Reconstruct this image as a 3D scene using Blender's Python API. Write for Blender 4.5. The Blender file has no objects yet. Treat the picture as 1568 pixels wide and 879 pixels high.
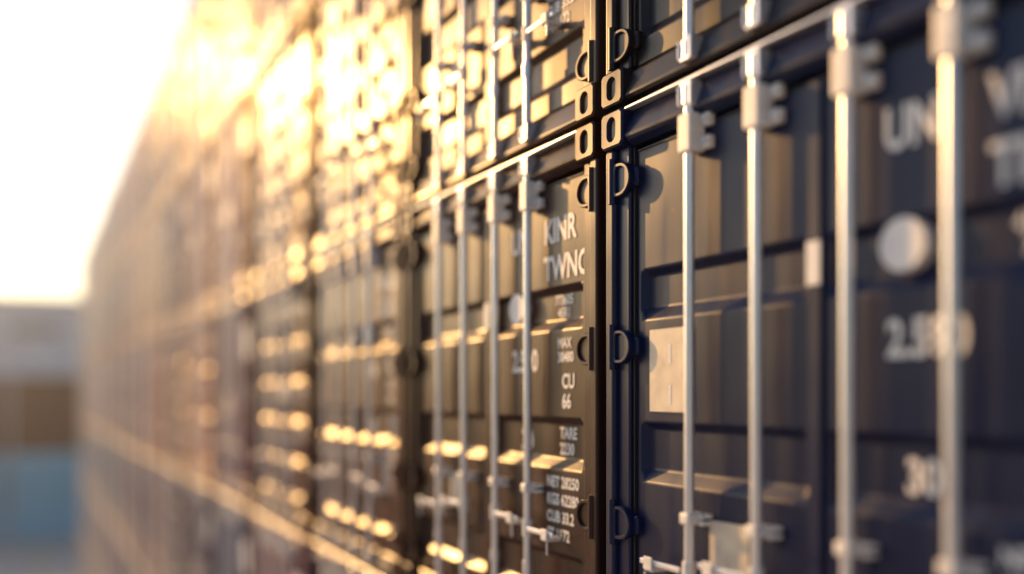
import bpy, bmesh, math, random
from mathutils import Vector, Matrix
random.seed(7)
sc = bpy.context.scene
sc.view_settings.view_transform = 'Standard'
try: sc.view_settings.look = 'None'
except Exception: pass
sc.view_settings.exposure = 0

SUN_AZ = -17.0   # degrees, clockwise from +Y
SUN_EL = 18.0
HAZE = 0.0016
DOF = True

# ---------------------------------------------------------------- materials
def newmat(name):
    m = bpy.data.materials.new(name); m.use_nodes = True
    nt = m.node_tree
    return m, nt, nt.nodes['Principled BSDF']
def N(nt, t, **kw):
    n = nt.nodes.new(t)
    for k, v in kw.items(): setattr(n, k, v)
    return n
def ramp(nt, src, stops):
    r = N(nt, 'ShaderNodeValToRGB')
    e = r.color_ramp.elements
    e[0].position, e[0].color = stops[0][0], stops[0][1]
    e[1].position, e[1].color = stops[1][0], stops[1][1]
    for p, c in stops[2:]:
        x = e.new(p); x.color = c
    nt.links.new(src, r.inputs['Fac'])
    return r
def g(v): return (v, v, v, 1)

def paint_mat():
    m, nt, b = newmat('container_paint')
    L = nt.links.new
    oi = N(nt, 'ShaderNodeObjectInfo'); tc = N(nt, 'ShaderNodeTexCoord')
    mp = N(nt, 'ShaderNodeMapping'); mp.inputs['Scale'].default_value = (6, 9, 0.9)
    L(tc.outputs['Object'], mp.inputs['Vector'])
    off = N(nt, 'ShaderNodeVectorMath', operation='ADD')
    sc_ = N(nt, 'ShaderNodeMath', operation='MULTIPLY'); sc_.inputs[1].default_value = 37.0
    L(oi.outputs['Random'], sc_.inputs[0])
    L(mp.outputs['Vector'], off.inputs[0]); L(sc_.outputs[0], off.inputs[1])
    n1 = N(nt, 'ShaderNodeTexNoise'); n1.inputs['Scale'].default_value = 1.3; n1.inputs['Detail'].default_value = 6
    L(off.outputs[0], n1.inputs['Vector'])
    n2 = N(nt, 'ShaderNodeTexNoise'); n2.inputs['Scale'].default_value = 22; n2.inputs['Detail'].default_value = 8
    L(tc.outputs['Object'], n2.inputs['Vector'])
    r1 = ramp(nt, n1.outputs['Fac'], [(0.35, g(0)), (0.75, g(1))])
    mx = N(nt, 'ShaderNodeMix', data_type='RGBA', blend_type='MIX')
    ma = N(nt, 'ShaderNodeMath', operation='MULTIPLY'); ma.inputs[1].default_value = 0.04
    L(r1.outputs['Color'], ma.inputs[0]); L(ma.outputs[0], mx.inputs['Factor'])
    L(oi.outputs['Color'], mx.inputs['A']); mx.inputs['B'].default_value = (0.10, 0.08, 0.065, 1)
    r2 = ramp(nt, n2.outputs['Fac'], [(0.70, g(0)), (0.76, g(1))])
    mx2 = N(nt, 'ShaderNodeMix', data_type='RGBA')
    mb = N(nt, 'ShaderNodeMath', operation='MULTIPLY'); mb.inputs[1].default_value = 0.6
    L(r2.outputs['Color'], mb.inputs[0]); L(mb.outputs[0], mx2.inputs['Factor'])
    L(mx.outputs['Result'], mx2.inputs['A']); mx2.inputs['B'].default_value = (0.12, 0.05, 0.025, 1)
    L(mx2.outputs['Result'], b.inputs['Base Color'])
    rr = ramp(nt, n1.outputs['Fac'], [(0.3, g(0.28)), (0.8, g(0.44))])
    L(rr.outputs['Color'], b.inputs['Roughness'])
    b.inputs['IOR'].default_value = 1.36
    n3 = N(nt, 'ShaderNodeTexNoise'); n3.inputs['Scale'].default_value = 2.0; n3.inputs['Detail'].default_value = 1.0
    L(tc.outputs['Object'], n3.inputs['Vector'])
    bp = N(nt, 'ShaderNodeBump'); bp.inputs['Strength'].default_value = 0.5; bp.inputs['Distance'].default_value = 0.025
    L(n3.outputs['Fac'], bp.inputs['Height']); L(bp.outputs['Normal'], b.inputs['Normal'])
    return m
def simple(name, col, rough, metal=0.0, nscale=20, var=0.25, bump=0.1, bdist=0.003):
    m, nt, b = newmat(name); L = nt.links.new
    tc = N(nt, 'ShaderNodeTexCoord')
    n = N(nt, 'ShaderNodeTexNoise'); n.inputs['Scale'].default_value = nscale; n.inputs['Detail'].default_value = 6
    L(tc.outputs['Object'], n.inputs['Vector'])
    lo = tuple(c*(1-var) for c in col)+(1,); hi = tuple(min(1, c*(1+var)) for c in col)+(1,)
    r = ramp(nt, n.outputs['Fac'], [(0.3, lo), (0.7, hi)])
    L(r.outputs['Color'], b.inputs['Base Color'])
    rr = ramp(nt, n.outputs['Fac'], [(0.3, g(rough*0.9)), (0.7, g(min(1, rough*1.15)))])
    L(rr.outputs['Color'], b.inputs['Roughness'])
    b.inputs['Metallic'].default_value = metal
    if bump > 0:
        bp = N(nt, 'ShaderNodeBump'); bp.inputs['Strength'].default_value = bump; bp.inputs['Distance'].default_value = bdist
        L(n.outputs['Fac'], bp.inputs['Height']); L(bp.outputs['Normal'], b.inputs['Normal'])
    return m
PAINT = paint_mat()
GALV = simple('galvanised_steel', (0.84, 0.85, 0.88), 0.30, 0.7, 5, 0.05, 0.0)
KEEP = simple('worn_cast_steel', (0.82, 0.80, 0.77), 0.5, 0.1, 18, 0.12)
RUB = simple('rubber_gasket', (0.012, 0.012, 0.013), 0.5)
WHITE = simple('white_marking_paint', (0.88, 0.88, 0.88), 0.5, 0, 60, 0.05)
PLATE = simple('aluminium_plate', (0.66, 0.59, 0.49), 0.45, 0.1, 12, 0.15)
LITIN = simple('lit_casting_inside', (0.60, 0.53, 0.42), 0.7, 0, 20, 0.4)  # pale colour painted in for the light showing in the casting holes
CONC = simple('concrete_apron', (0.52, 0.47, 0.40), 0.8, 0, 0.6, 0.12, 0.3, 0.01)
WALLP = simple('pale_cladding', (0.80, 0.78, 0.78), 0.6, 0, 0.5, 0.05)
ROOFM = simple('roof_sheet', (0.45, 0.45, 0.47), 0.5, 0.2, 0.5, 0.1)
GLASS = simple('window_glass', (0.10, 0.12, 0.14), 0.08, 0, 2, 0.1)

# ---------------------------------------------------------------- mesh helper
class MB:
    def __init__(s): s.v = []; s.f = []; s.m = []; s.sm = []
    def add(s, vs, fs, mi=0, smooth=False):
        o = len(s.v); s.v += [tuple(x) for x in vs]
        for f in fs:
            s.f.append([o+i for i in f]); s.m.append(mi); s.sm.append(smooth)
    def addbm(s, bm, mi=0, smooth=False):
        bm.verts.ensure_lookup_table(); bm.verts.index_update()
        s.add([v.co[:] for v in bm.verts], [[v.index for v in f.verts] for f in bm.faces], mi, smooth)
        bm.free()
    def box(s, x0, x1, y0, y1, z0, z1, mi=0, bev=0.004, seg=1):
        bm = bmesh.new()
        r = bmesh.ops.create_cube(bm, size=1)
        for v in bm.verts:
            v.co = Vector(((x0+x1)/2+v.co.x*(x1-x0), (y0+y1)/2+v.co.y*(y1-y0), (z0+z1)/2+v.co.z*(z1-z0)))
        if bev > 0:
            bmesh.ops.bevel(bm, geom=bm.edges[:], offset=bev, segments=seg, affect='EDGES', profile=0.5)
        s.addbm(bm, mi)
    def cyl(s, p0, p1, r, mi=0, n=16, r2=None):
        p0 = Vector(p0); p1 = Vector(p1); r2 = r if r2 is None else r2
        d = (p1-p0).normalized()
        a = d.orthogonal().normalized(); b = d.cross(a)
        vs = []
        for p, rr in ((p0, r), (p1, r2)):
            for i in range(n):
                t = 2*math.pi*i/n
                vs.append(p+a*math.cos(t)*rr+b*math.sin(t)*rr)
        s.add(vs, [[i, (i+1) % n, n+(i+1) % n, n+i] for i in range(n)], mi, True)
        s.add(vs[:n], [list(range(n))[::-1]], mi); s.add(vs[n:], [list(range(n))], mi)
    def loft(s, loops, mi=0, cap=True, capmi=None):
        n = len(loops[0]); vs = [p for l in loops for p in l]
        fs = []
        for k in range(len(loops)-1):
            for i in range(n):
                j = (i+1) % n
                fs.append([k*n+i, k*n+j, (k+1)*n+j, (k+1)*n+i])
        s.add(vs, fs, mi)
        if cap: s.add(loops[-1], [list(range(n))], capmi if capmi is not None else mi)
    def mesh(s, name, mats):
        me = bpy.data.meshes.new(name); me.from_pydata(s.v, [], s.f)
        for m in mats: me.materials.append(m)
        me.polygons.foreach_set('material_index', s.m)
        me.polygons.foreach_set('use_smooth', s.sm)
        me.update()
        bm = bmesh.new(); bm.from_mesh(me)
        bmesh.ops.recalc_face_normals(bm, faces=bm.faces[:])
        bm.to_mesh(me); bm.free()
        return me

W, H, LEN = 2.44, 2.585, 6.06
DX = 0.075     # door skin plane
RX = 0.112     # recess plane
BANDS = {0: [(0.28, 0.53), (0.95, 1.21), (1.65, 1.87)],
         1: [(0.26, 0.44), (0.62, 0.84), (1.02, 1.24), (1.42, 1.64), (1.82, 2.04)]}
RODS = [0.61, 0.232, -0.183, -0.56]

def rect_loop(cy, cz, hy, hz, x, n=32):
    out = []
    for i in range(n):
        t = 2*math.pi*(i+0.5)/n
        c, s_ = math.cos(t), math.sin(t)
        k = 1/max(abs(c), abs(s_))
        out.append((x, cy+c*k*hy, cz+s_*k*hz))
    return out
def stad_loop(cy, cz, r, hh, x, n=32):
    out = []
    for i in range(n):
        t = 2*math.pi*(i+0.5)/n
        c, s_ = math.cos(t), math.sin(t)
        out.append((x, cy+c*r, cz+s_*r+(hh if s_ > 0 else -hh)))
    return out
def casting(mb, cy, cz, hy=0.083, hz=0.081):
    mb.loft([rect_loop(cy, cz, hy, hz, 0.178), rect_loop(cy, cz, hy, hz, 0.008),
             rect_loop(cy, cz, hy-0.008, hz-0.008, 0.0),
             stad_loop(cy, cz, 0.036, 0.020, 0.0), stad_loop(cy, cz, 0.031, 0.020, 0.006),
             stad_loop(cy, cz, 0.031, 0.020, 0.026)], 0, True, 2)

def door(mb, y0, y1, z0, z1, kind):
    if kind == 2:       # vertically fluted leaf
        ys = [y0]; deepy = set(); y = y0+0.05
        while y+0.16 < y1-0.03:
            ys += [y, y+0.03, y+0.13, y+0.16]; deepy |= {len(ys)-3, len(ys)-2}; y += 0.25
        ys.append(y1); zs = [z0, z0+0.06, z0+0.10, z1-0.10, z1-0.06, z1]; deep = {2, 3}
    else:
        ys = [y0, y0+0.03, y0+0.06, y1-0.06, y1-0.03, y1]; deepy = {2, 3}
        zs = [z0]; deep = set()
        for a, b in BANDS[kind]:
            zs += [a, a+0.055, b-0.03, b]
            deep |= {len(zs)-3, len(zs)-2}
        zs.append(z1)
    bm = bmesh.new(); grid = []
    for j, z in enumerate(zs):
        row = []
        for i, y in enumerate(ys):
            x = RX if (j in deep and i in deepy) else DX
            row.append(bm.verts.new((x, y, z)))
        grid.append(row)
    for j in range(len(zs)-1):
        for i in range(len(ys)-1):
            bm.faces.new([grid[j][i], grid[j][i+1], grid[j+1][i+1], grid[j+1][i]])
    loop = grid[0][:]+[r[-1] for r in grid[1:]]+grid[-1][::-1][1:]+[r[0] for r in grid[::-1]][1:-1]
    back = [bm.verts.new((v.co.x+0.055, v.co.y, v.co.z)) for v in loop]
    n = len(loop)
    for i in range(n):
        bm.faces.new([loop[i], loop[(i+1) % n], back[(i+1) % n], back[i]])
    bmesh.ops.recalc_face_normals(bm, faces=bm.faces[:])
    es = [e for e in bm.edges if len(e.link_faces) == 2 and e.calc_face_angle(0) > 0.35]
    bmesh.ops.bevel(bm, geom=es, offset=0.007, segments=3 if kind == 0 else 2, affect='EDGES', profile=0.5)
    mb.addbm(bm, 0)

def hinge(mb, sgn, z):
    yc = sgn*1.108
    def dl(k, x):
        pts = []
        hw, hh = 0.082*k, 0.075*k
        for i in range(24):
            t = 2*math.pi*(i+0.5)/24
            c, s_ = math.cos(t), math.sin(t)
            if c > 0: yy = c*hw; zz = s_*hh
            else:
                kk = 1/max(abs(c)*1.0, abs(s_)); yy = c*kk*hw*0.5; zz = s_*kk*hh
                zz = max(-hh, min(hh, zz))
            pts.append((x, yc-sgn*yy, z+zz))
        return pts
    mb.loft([dl(1, 0.08), dl(1, 0.026), dl(0.94, 0.020), dl(0.80, 0.020), dl(0.74, 0.025), dl(0.72, 0.034)], 0)
    mb.cyl((0.028, sgn*1.165, z-0.10), (0.028, sgn*1.165, z+0.10), 0.019, 0, 14)
    a, b = sorted((sgn*1.035, sgn*1.00)); mb.box(0.045, 0.082, a, b, z-0.04, z+0.04, 0, 0.008)

def body(kind):
    mb = MB()
    for sy in (1, -1):
        for z in (0.081, H-0.081):
            casting(mb, sy*(1.22-0.083), z)
            mb.box(LEN-0.178, LEN, sy*1.137-0.083, sy*1.137+0.083, z-0.081, z+0.081, 0)
        a, b = sorted((sy*1.216, sy*1.150)); mb.box(0.022, 0.15, a, b, 0.16, H-0.16, 0, 0.014, 3)
        a, b = sorted((sy*1.148, sy*1.062)); mb.box(0.048, 0.15, a, b, 0.16, H-0.16, 0, 0.008, 2)
        a, b = sorted((sy*1.060, sy*1.048)); mb.box(0.066, 0.15, a, b, 0.17, H-0.17, 1, 0.002)
        for z in (0.28, 0.76, 1.54, 2.28): hinge(mb, sy, z)
        a, b = sorted((sy*1.216, sy*1.09)); mb.box(LEN-0.12, LEN-0.01, a, b, 0.16, H-0.16, 0)
        a, b = sorted((sy*1.215, sy*1.155))
        mb.box(0.178, LEN-0.178, a, b, 0.01, 0.15, 0); mb.box(0.178, LEN-0.178, a, b, H-0.09, H-0.01, 0)
        xs = []; x = 0.16
        prof = [(0.0, 0), (0.07, 0), (0.138, 1), (0.208, 1)]
        while x < LEN-0.28:
            for dx, d in prof: xs.append((x+dx, d))
            x += 0.276
        xs.append((LEN-0.12, 0))
        vs = []
        for x, d in xs:
            yy = sy*(1.205-0.036*d)
            vs += [(x, yy, 0.15), (x, yy, H-0.09)]
        mb.add(vs, [[2*i, 2*i+2, 2*i+3, 2*i+1] for i in range(len(xs)-1)], 0)
    for prof in ([(0.058, H-0.015), (0.054, H-0.024), (0.014, H-0.122), (0.016, H-0.134), (0.026, H-0.145), (0.060, H-0.165), (0.16, H-0.165), (0.16, H-0.015)],
                 [(0.030, 0.012), (0.014, 0.022), (0.016, 0.034), (0.050, 0.135), (0.060, 0.150), (0.16, 0.150), (0.16, 0.012)]):
        n = len(prof); vs = [(x, -1.053, z) for x, z in prof]+[(x, 1.053, z) for x, z in prof]
        mb.add(vs, [[i, (i+1) % n, n+(i+1) % n, n+i] for i in range(n)], 0)
    mb.box(0.012, 0.06, -1.05, 1.05, H-0.012, H-0.002, 3, 0.002)
    door(mb, 0.012, 1.042, 0.165, H-0.18, kind); door(mb, -1.042, -0.012, 0.165, H-0.18, kind)
    mb.box(0.09, 0.12, -0.011, 0.011, 0.17, H-0.185, 1, 0)
    mb.box(0.060, 0.0745, -0.030, 0.026, 0.18, H-0.195, 0, 0.002)
    for y in (1.0425, -1.0475): mb.box(0.062, 0.10, y, y+0.005, 0.18, H-0.19, 1, 0.001)
    mb.box(0.068, 0.0745, -1.03, 1.03, H-0.195, H-0.188, 1, 0.001)
    mb.box(0.16, LEN-0.05, -1.15, 1.15, H-0.05, H-0.02, 0, 0)
    mb.box(LEN-0.06, LEN-0.03, -1.09, 1.09, 0.1, H-0.06, 0, 0)
    mb.box(0.16, LEN-0.07, -1.15, 1.15, 0.05, 0.12, 0, 0)
    return mb.mesh('container_body_%d' % kind, [PAINT, RUB, LITIN, GALV])

def rods():
    mb = MB()
    for k, y in enumerate(RODS):
        xr = 0.018
        mb.cyl((xr, y, 0.10), (xr, y, H-0.085), 0.0205, 0, 20)
        for z, s in ((H-0.075, 1), (0.085, -1)):
            mb.cyl((xr, y, z-0.035), (xr, y, z+0.035), 0.028, 2, 16)
            mb.box(-0.014, 0.05, y-0.046, y-0.028, z-0.05, z+0.05, 2, 0.005)
            mb.box(-0.014, 0.05, y+0.028, y+0.040, z-0.04, z+0.04, 2, 0.005)
            mb.box(-0.010, 0.04, y-0.030, y+0.03, z+s*0.042-0.009, z+s*0.042+0.009, 2, 0.003)
        for z, h, w in ((2.36, 0.078, 0.040), (0.84, 0.024, 0.030)):
            mb.box(-0.012, 0.070, y-w, y+w, z-h, z+h, 1, 0.010, 2)
            mb.box(0.040, 0.074, y-w-0.050, y-w-0.003, z-h*0.9, z-h*0.25, 1, 0.005)
            mb.box(0.040, 0.074, y-w-0.050, y-w-0.003, z+h*0.25, z+h*0.9, 1, 0.005)
            for zz in (-0.55, 0.55):
                mb.cyl((0.028, y-w-0.028, z+zz*h), (0.042, y-w-0.028, z+zz*h), 0.011, 2, 8)
        mb.cyl((xr, y, 0.40), (xr, y, 0.46), 0.027, 2, 14)
        s = 1 if k in (0, 2) else -1
        if k in (1, 2): s = -s
        z = 0.63 + (0.04 if k in (1, 2) else 0)
        mb.cyl((xr, y, z-0.04), (xr, y, z+0.04), 0.028, 1, 16)
        L_ = 0.30
        a, b = sorted((y+s*0.03, y+s*L_))
        mb.box(-0.008, 0.002, a, b, z-0.012, z+0.012, 0, 0.004)
        a, b = sorted((y+s*(L_-0.10), y+s*(L_-0.04)))
        mb.box(-0.016, 0.072, a, b, z-0.036, z-0.014, 1, 0.006)
        mb.box(-0.020, -0.010, a, b, z-0.030, z+0.026, 1, 0.004)
        mb.cyl((-0.008, y+s*(L_-0.05), z-0.10), (-0.012, y+s*(L_-0.045), z-0.04), 0.006, 2, 8)
    return mb.mesh('lock_rods', [GALV, KEEP, GALV])

def text_into(mb, body_, yl, zb, size, x, sx=0.85):
    cu = bpy.data.curves.new('t', 'FONT'); cu.body = body_; cu.size = size; cu.offset = size*0.03
    cu.resolution_u = 3
    ob = bpy.data.objects.new('t', cu); sc.collection.objects.link(ob)
    dg = bpy.context.evaluated_depsgraph_get(); dg.update()
    me = ob.evaluated_get(dg).to_mesh()
    vs = [(x, yl-v.co.x*sx, zb+v.co.y) for v in me.vertices]
    mb.add(vs, [list(p.vertices) for p in me.polygons], 0)
    ob.evaluated_get(dg).to_mesh_clear()
    bpy.data.objects.remove(ob); bpy.data.curves.remove(cu)

def marks(kind, var):
    mb = MB()
    S = DX-0.003; R = RX-0.003
    big = [('VINU', 'TINC'), ('KINR', 'TWNC'), ('HZXU', '40G1'), ('BNLU', '22G1')][var]
    if kind == 0:
        text_into(mb, big[0], -0.64, 2.10, 0.17, S, 0.80); text_into(mb, big[1], -0.64, 1.91, 0.17, S, 0.80)
        text_into(mb, 'UN', -0.28, 2.09, 0.18, S, 0.75)
        text_into(mb, ['4182', '7736', '9051', '2864'][var]+'05', -0.69, 1.782, 0.07, R)
        text_into(mb, ['22G1', '45R1', '42G1', '22U1'][var], -0.72, 1.718, 0.07, R)
        text_into(mb, '2.590', -0.29, 1.45, 0.16, S, 0.8)
        text_into(mb, 'MAX', -0.78, 1.56, 0.07, S); text_into(mb, '30480', -0.78, 1.49, 0.07, S)
        text_into(mb, 'CU\n66', -0.82, 1.36, 0.10, S)
        text_into(mb, '30', -0.33, 1.03, 0.15, R)
        text_into(mb, 'TARE\n2230', -0.74, 1.105, 0.08, R)
        for i, t in enumerate(('NET 28250', 'KGS 62280', 'CUB 33.2', 'FT 1172')):
            text_into(mb, t, -0.67, 0.86-i*0.088, 0.078, S, 0.85)
        mb.cyl((0.060, -0.355, 1.79), (0.112, -0.355, 1.79), 0.082, 0, 32)
        mb.box(0.052, 0.0595, -0.034, 0.028, 1.70, 1.85, 0, 0.002)
        if var in (0, 2):
            mb.box(S-0.006, S, 0.665, 0.94, 1.255, 1.605, 1, 0.002)
            text_into(mb, '1', 0.82, 1.46, 0.11, S-0.0075); text_into(mb, '1', 0.82, 1.29, 0.11, S-0.0075)
        mb.box(S-0.004, S, 0.33, 0.55, 0.66, 0.84, 1, 0.001)
    elif kind == 1:
        text_into(mb, big[0]+' '+['4182', '7736', '9051', '2864'][var], -0.22, 2.12, 0.14, S, 0.95)
        text_into(mb, big[1], -0.65, 1.68, 0.12, S)
        for i, t in enumerate(('MGW 30480', 'TARE 2230')):
            text_into(mb, t, -0.66, 1.34-i*0.08, 0.07, S, 0.9)
        for i, t in enumerate(('NET 28250', '62280 LB')):
            text_into(mb, t, -0.66, 0.94-i*0.08, 0.07, S, 0.9)
        mb.box(S-0.004, S, 0.70, 0.92, 1.27, 1.40, 1, 0.001)
        mb.box(S-0.004, S, -0.42, -0.12, 1.27, 1.40, 0, 0.001)
    else:
        mb.box(S-0.006, S, -0.98, -0.62, 1.75, 2.15, 0, 0.001)
        mb.box(S-0.006, S, 0.12, 0.40, 1.0, 1.3, 1, 0.001)
        text_into(mb, 'MAX\nTARE\nNET', -0.66, 1.4, 0.10, S, 0.9)
    return mb.mesh('markings', [WHITE, PLATE])

BODY = [body(0), body(1), body(2)]
ROD = rods()
MARK = [[marks(0, v) for v in range(4)], [marks(1, v) for v in range(4)], [marks(2, 0)]*4]

def container(x, y, z, col, kind=0, var=0, zs=1.0, rot=0.0):
    e = bpy.data.objects.new('shipping_container', None)
    e.location = (x, y, z); e.scale = (1, 1, zs); e.rotation_euler = (0, 0, rot); e.empty_display_size = 0.3
    sc.collection.objects.link(e)
    for nm, me in (('frame_and_doors', BODY[kind]), ('lock_rods', ROD), ('markings', MARK[kind][var])):
        o = bpy.data.objects.new(nm, me); o.parent = e; o.color = (*col, 1)
        sc.collection.objects.link(o)
    return e

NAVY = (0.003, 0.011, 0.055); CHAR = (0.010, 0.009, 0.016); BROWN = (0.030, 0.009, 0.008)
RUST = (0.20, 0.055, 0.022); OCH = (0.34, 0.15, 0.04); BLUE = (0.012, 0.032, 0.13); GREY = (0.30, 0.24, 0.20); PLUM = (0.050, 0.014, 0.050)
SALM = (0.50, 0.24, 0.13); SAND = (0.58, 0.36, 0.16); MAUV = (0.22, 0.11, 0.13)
PAL = [RUST, SAND, OCH, SALM, SALM, GREY, SAND, RUST]  # pale and ochre paints carry the glow over the wall in their colour
FX = 2.30; P = 2.50; Y0 = 3.55
TZ = [0, 2.61, 5.22, 7.83, 10.44, 10.44+2.46]
for k in range(-2, 18):
    yc = Y0+P*k+P/2
    for t in range(6):
        far = lambda: random.choice([2, 2, 2, 1, 0])
        if t == 3:
            col = {-2: NAVY, -1: NAVY, 0: BROWN, 1: (0.07, 0.020, 0.012), 2: (0.10, 0.035, 0.03), 3: MAUV}.get(k, random.choice([MAUV, SALM, RUST, SALM, GREY]))  # far columns lightened by paint colour, in place of glow
            kind = {-2: 0, -1: 0, 0: 0, 1: 0, 2: 1}.get(k, far()); var = {-1: 0, 0: 1}.get(k, random.randrange(4))
        elif t == 4:
            col = {-2: NAVY, -1: CHAR, 0: (0.05, 0.025, 0.015), 1: (0.18, 0.07, 0.02), 2: OCH}.get(k, random.choice([SALM, RUST, OCH, SAND, SAND]))  # ochre and pale far columns, orange glow put into the paint
            kind = {-1: 0, 0: 0, 1: 1, 2: 1}.get(k, far()); var = random.randrange(4)
        elif t < 3:
            col = random.choice([NAVY, BLUE, PLUM, MAUV, PLUM]); kind = far(); var = random.randrange(4)
        else:
            col = random.choice(PAL); kind = far(); var = random.randrange(4)
        jx = 0 if (t in (3, 4) and k in (-1, 0)) else random.uniform(-0.012, 0.012)
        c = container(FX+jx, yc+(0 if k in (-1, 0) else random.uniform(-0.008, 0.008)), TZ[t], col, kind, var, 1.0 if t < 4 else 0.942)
TEAL = (0.08, 0.48, 0.66)
for i in range(-3, 3):
    for t in range(2):
        container(-1.0+i*6.3, 66, t*2.61, TEAL, random.choice([0, 1]), random.randrange(4))
for i in range(-4, 4):
    for t in range(4):
        container(-1.0+i*6.3, 82, t*2.61, random.choice([(0.06, 0.02, 0.035), (0.07, 0.025, 0.03)]), random.choice([0, 1]), random.randrange(4))

# ---------------------------------------------------------------- ground and warehouse
def mkobj(name, mb, mats, parent=None):
    o = bpy.data.objects.new(name, mb.mesh(name, mats)); sc.collection.objects.link(o)
    if parent: o.parent = parent
    return o
gm = MB(); gm.add([(-4000, -4000, 0), (4000, -4000, 0), (4000, 4000, 0), (-4000, 4000, 0)], [[0, 1, 2, 3]])
ground = mkobj('ground', gm, [CONC]); ground.location.z = -0.005
yl = MB()
for x in (-2.0, 0.6): yl.add([(x, -30, 0), (x+0.15, -30, 0), (x+0.15, 60, 0), (x, 60, 0)], [[0, 1, 2, 3]])
lm = mkobj('lane_marking', yl, [simple('yellow_line_paint', (0.6, 0.42, 0.08), 0.6)])
wh = bpy.data.objects.new('warehouse', None); sc.collection.objects.link(wh)
w = MB()
for i in range(80):
    x = -30+i*1.0; w.box(x, x+0.62, 114.9, 115.1, 0, 19.2, 0, 0.05)
mkobj('cladding_ribs', w, [WALLP], wh)
w = MB(); w.box(-30, 50, 115.02, 150, 0, 19.0, 0, 0); mkobj('walls', w, [WALLP], wh)
w = MB(); w.box(-30.5, 50.5, 114.6, 150.5, 19.2, 19.8, 0, 0.05); mkobj('roof', w, [ROOFM], wh)
w = MB()
for i in range(9): w.box(-27+i*8.5, -22+i*8.5, 114.8, 114.88, 15.5, 16.5, 0, 0.02)
mkobj('windows', w, [GLASS], wh)
w = MB()
for i in range(9): w.box(-27+i*8.5, -22+i*8.5, 114.75, 114.88, 0, 5.0, 0, 0.02)
mkobj('roller_doors', w, [ROOFM], wh)

# ---------------------------------------------------------------- haze volume added to stand in for the lens-flare glow
if HAZE > 0:
    hz = MB(); hz.box(-22, 40, -12, 58, 0.05, 30, 0, 0)
    m = bpy.data.materials.new('flare_haze'); m.use_nodes = True; nt = m.node_tree; nt.nodes.clear()
    out = N(nt, 'ShaderNodeOutputMaterial'); vs_ = N(nt, 'ShaderNodeVolumeScatter')
    vs_.inputs['Color'].default_value = (0.85, 0.88, 1.0, 1); vs_.inputs['Density'].default_value = HAZE
    vs_.inputs['Anisotropy'].default_value = 0.86
    nt.links.new(vs_.outputs[0], out.inputs['Volume'])
    mkobj('haze', hz, [m])

# ---------------------------------------------------------------- light
az, el = math.radians(SUN_AZ), math.radians(SUN_EL)
sd = Vector((math.sin(az)*math.cos(el), math.cos(az)*math.cos(el), math.sin(el)))
sl = bpy.data.lights.new('sun', 'SUN'); sl.energy = 5.0; sl.angle = math.radians(0.5); sl.color = (1.0, 0.52, 0.16)
so = bpy.data.objects.new('sun', sl); so.rotation_euler = sd.to_track_quat('Z', 'Y').to_euler(); so.location = (-5, 40, 30)
sc.collection.objects.link(so)
wd = bpy.data.worlds.new('World'); sc.world = wd; wd.use_nodes = True
nt = wd.node_tree; bg = nt.nodes['Background']; bg.inputs['Strength'].default_value = 0.15
sk = N(nt, 'ShaderNodeTexSky'); sk.sky_type = 'NISHITA'; sk.sun_disc = False
sk.sun_elevation = el; sk.sun_rotation = az % (2*math.pi); sk.air_density = 1.3; sk.dust_density = 2.2; sk.ozone_density = 3.5
nt.links.new(sk.outputs[0], bg.inputs['Color'])

# ---------------------------------------------------------------- camera
cd = bpy.data.cameras.new('camera'); cam = bpy.data.objects.new('camera', cd); sc.collection.objects.link(cam)
cam.location = (0, 0, 9.17); cam.rotation_euler = (math.radians(90), 0, math.radians(-27.7))
cd.sensor_width = 36; cd.lens = 32.56; cd.shift_y = 0.1024; cd.clip_end = 9000; cd.clip_start = 0.05
cd.dof.use_dof = DOF; cd.dof.focus_distance = 4.15; cd.dof.aperture_fstop = 0.22
sc.camera = cam
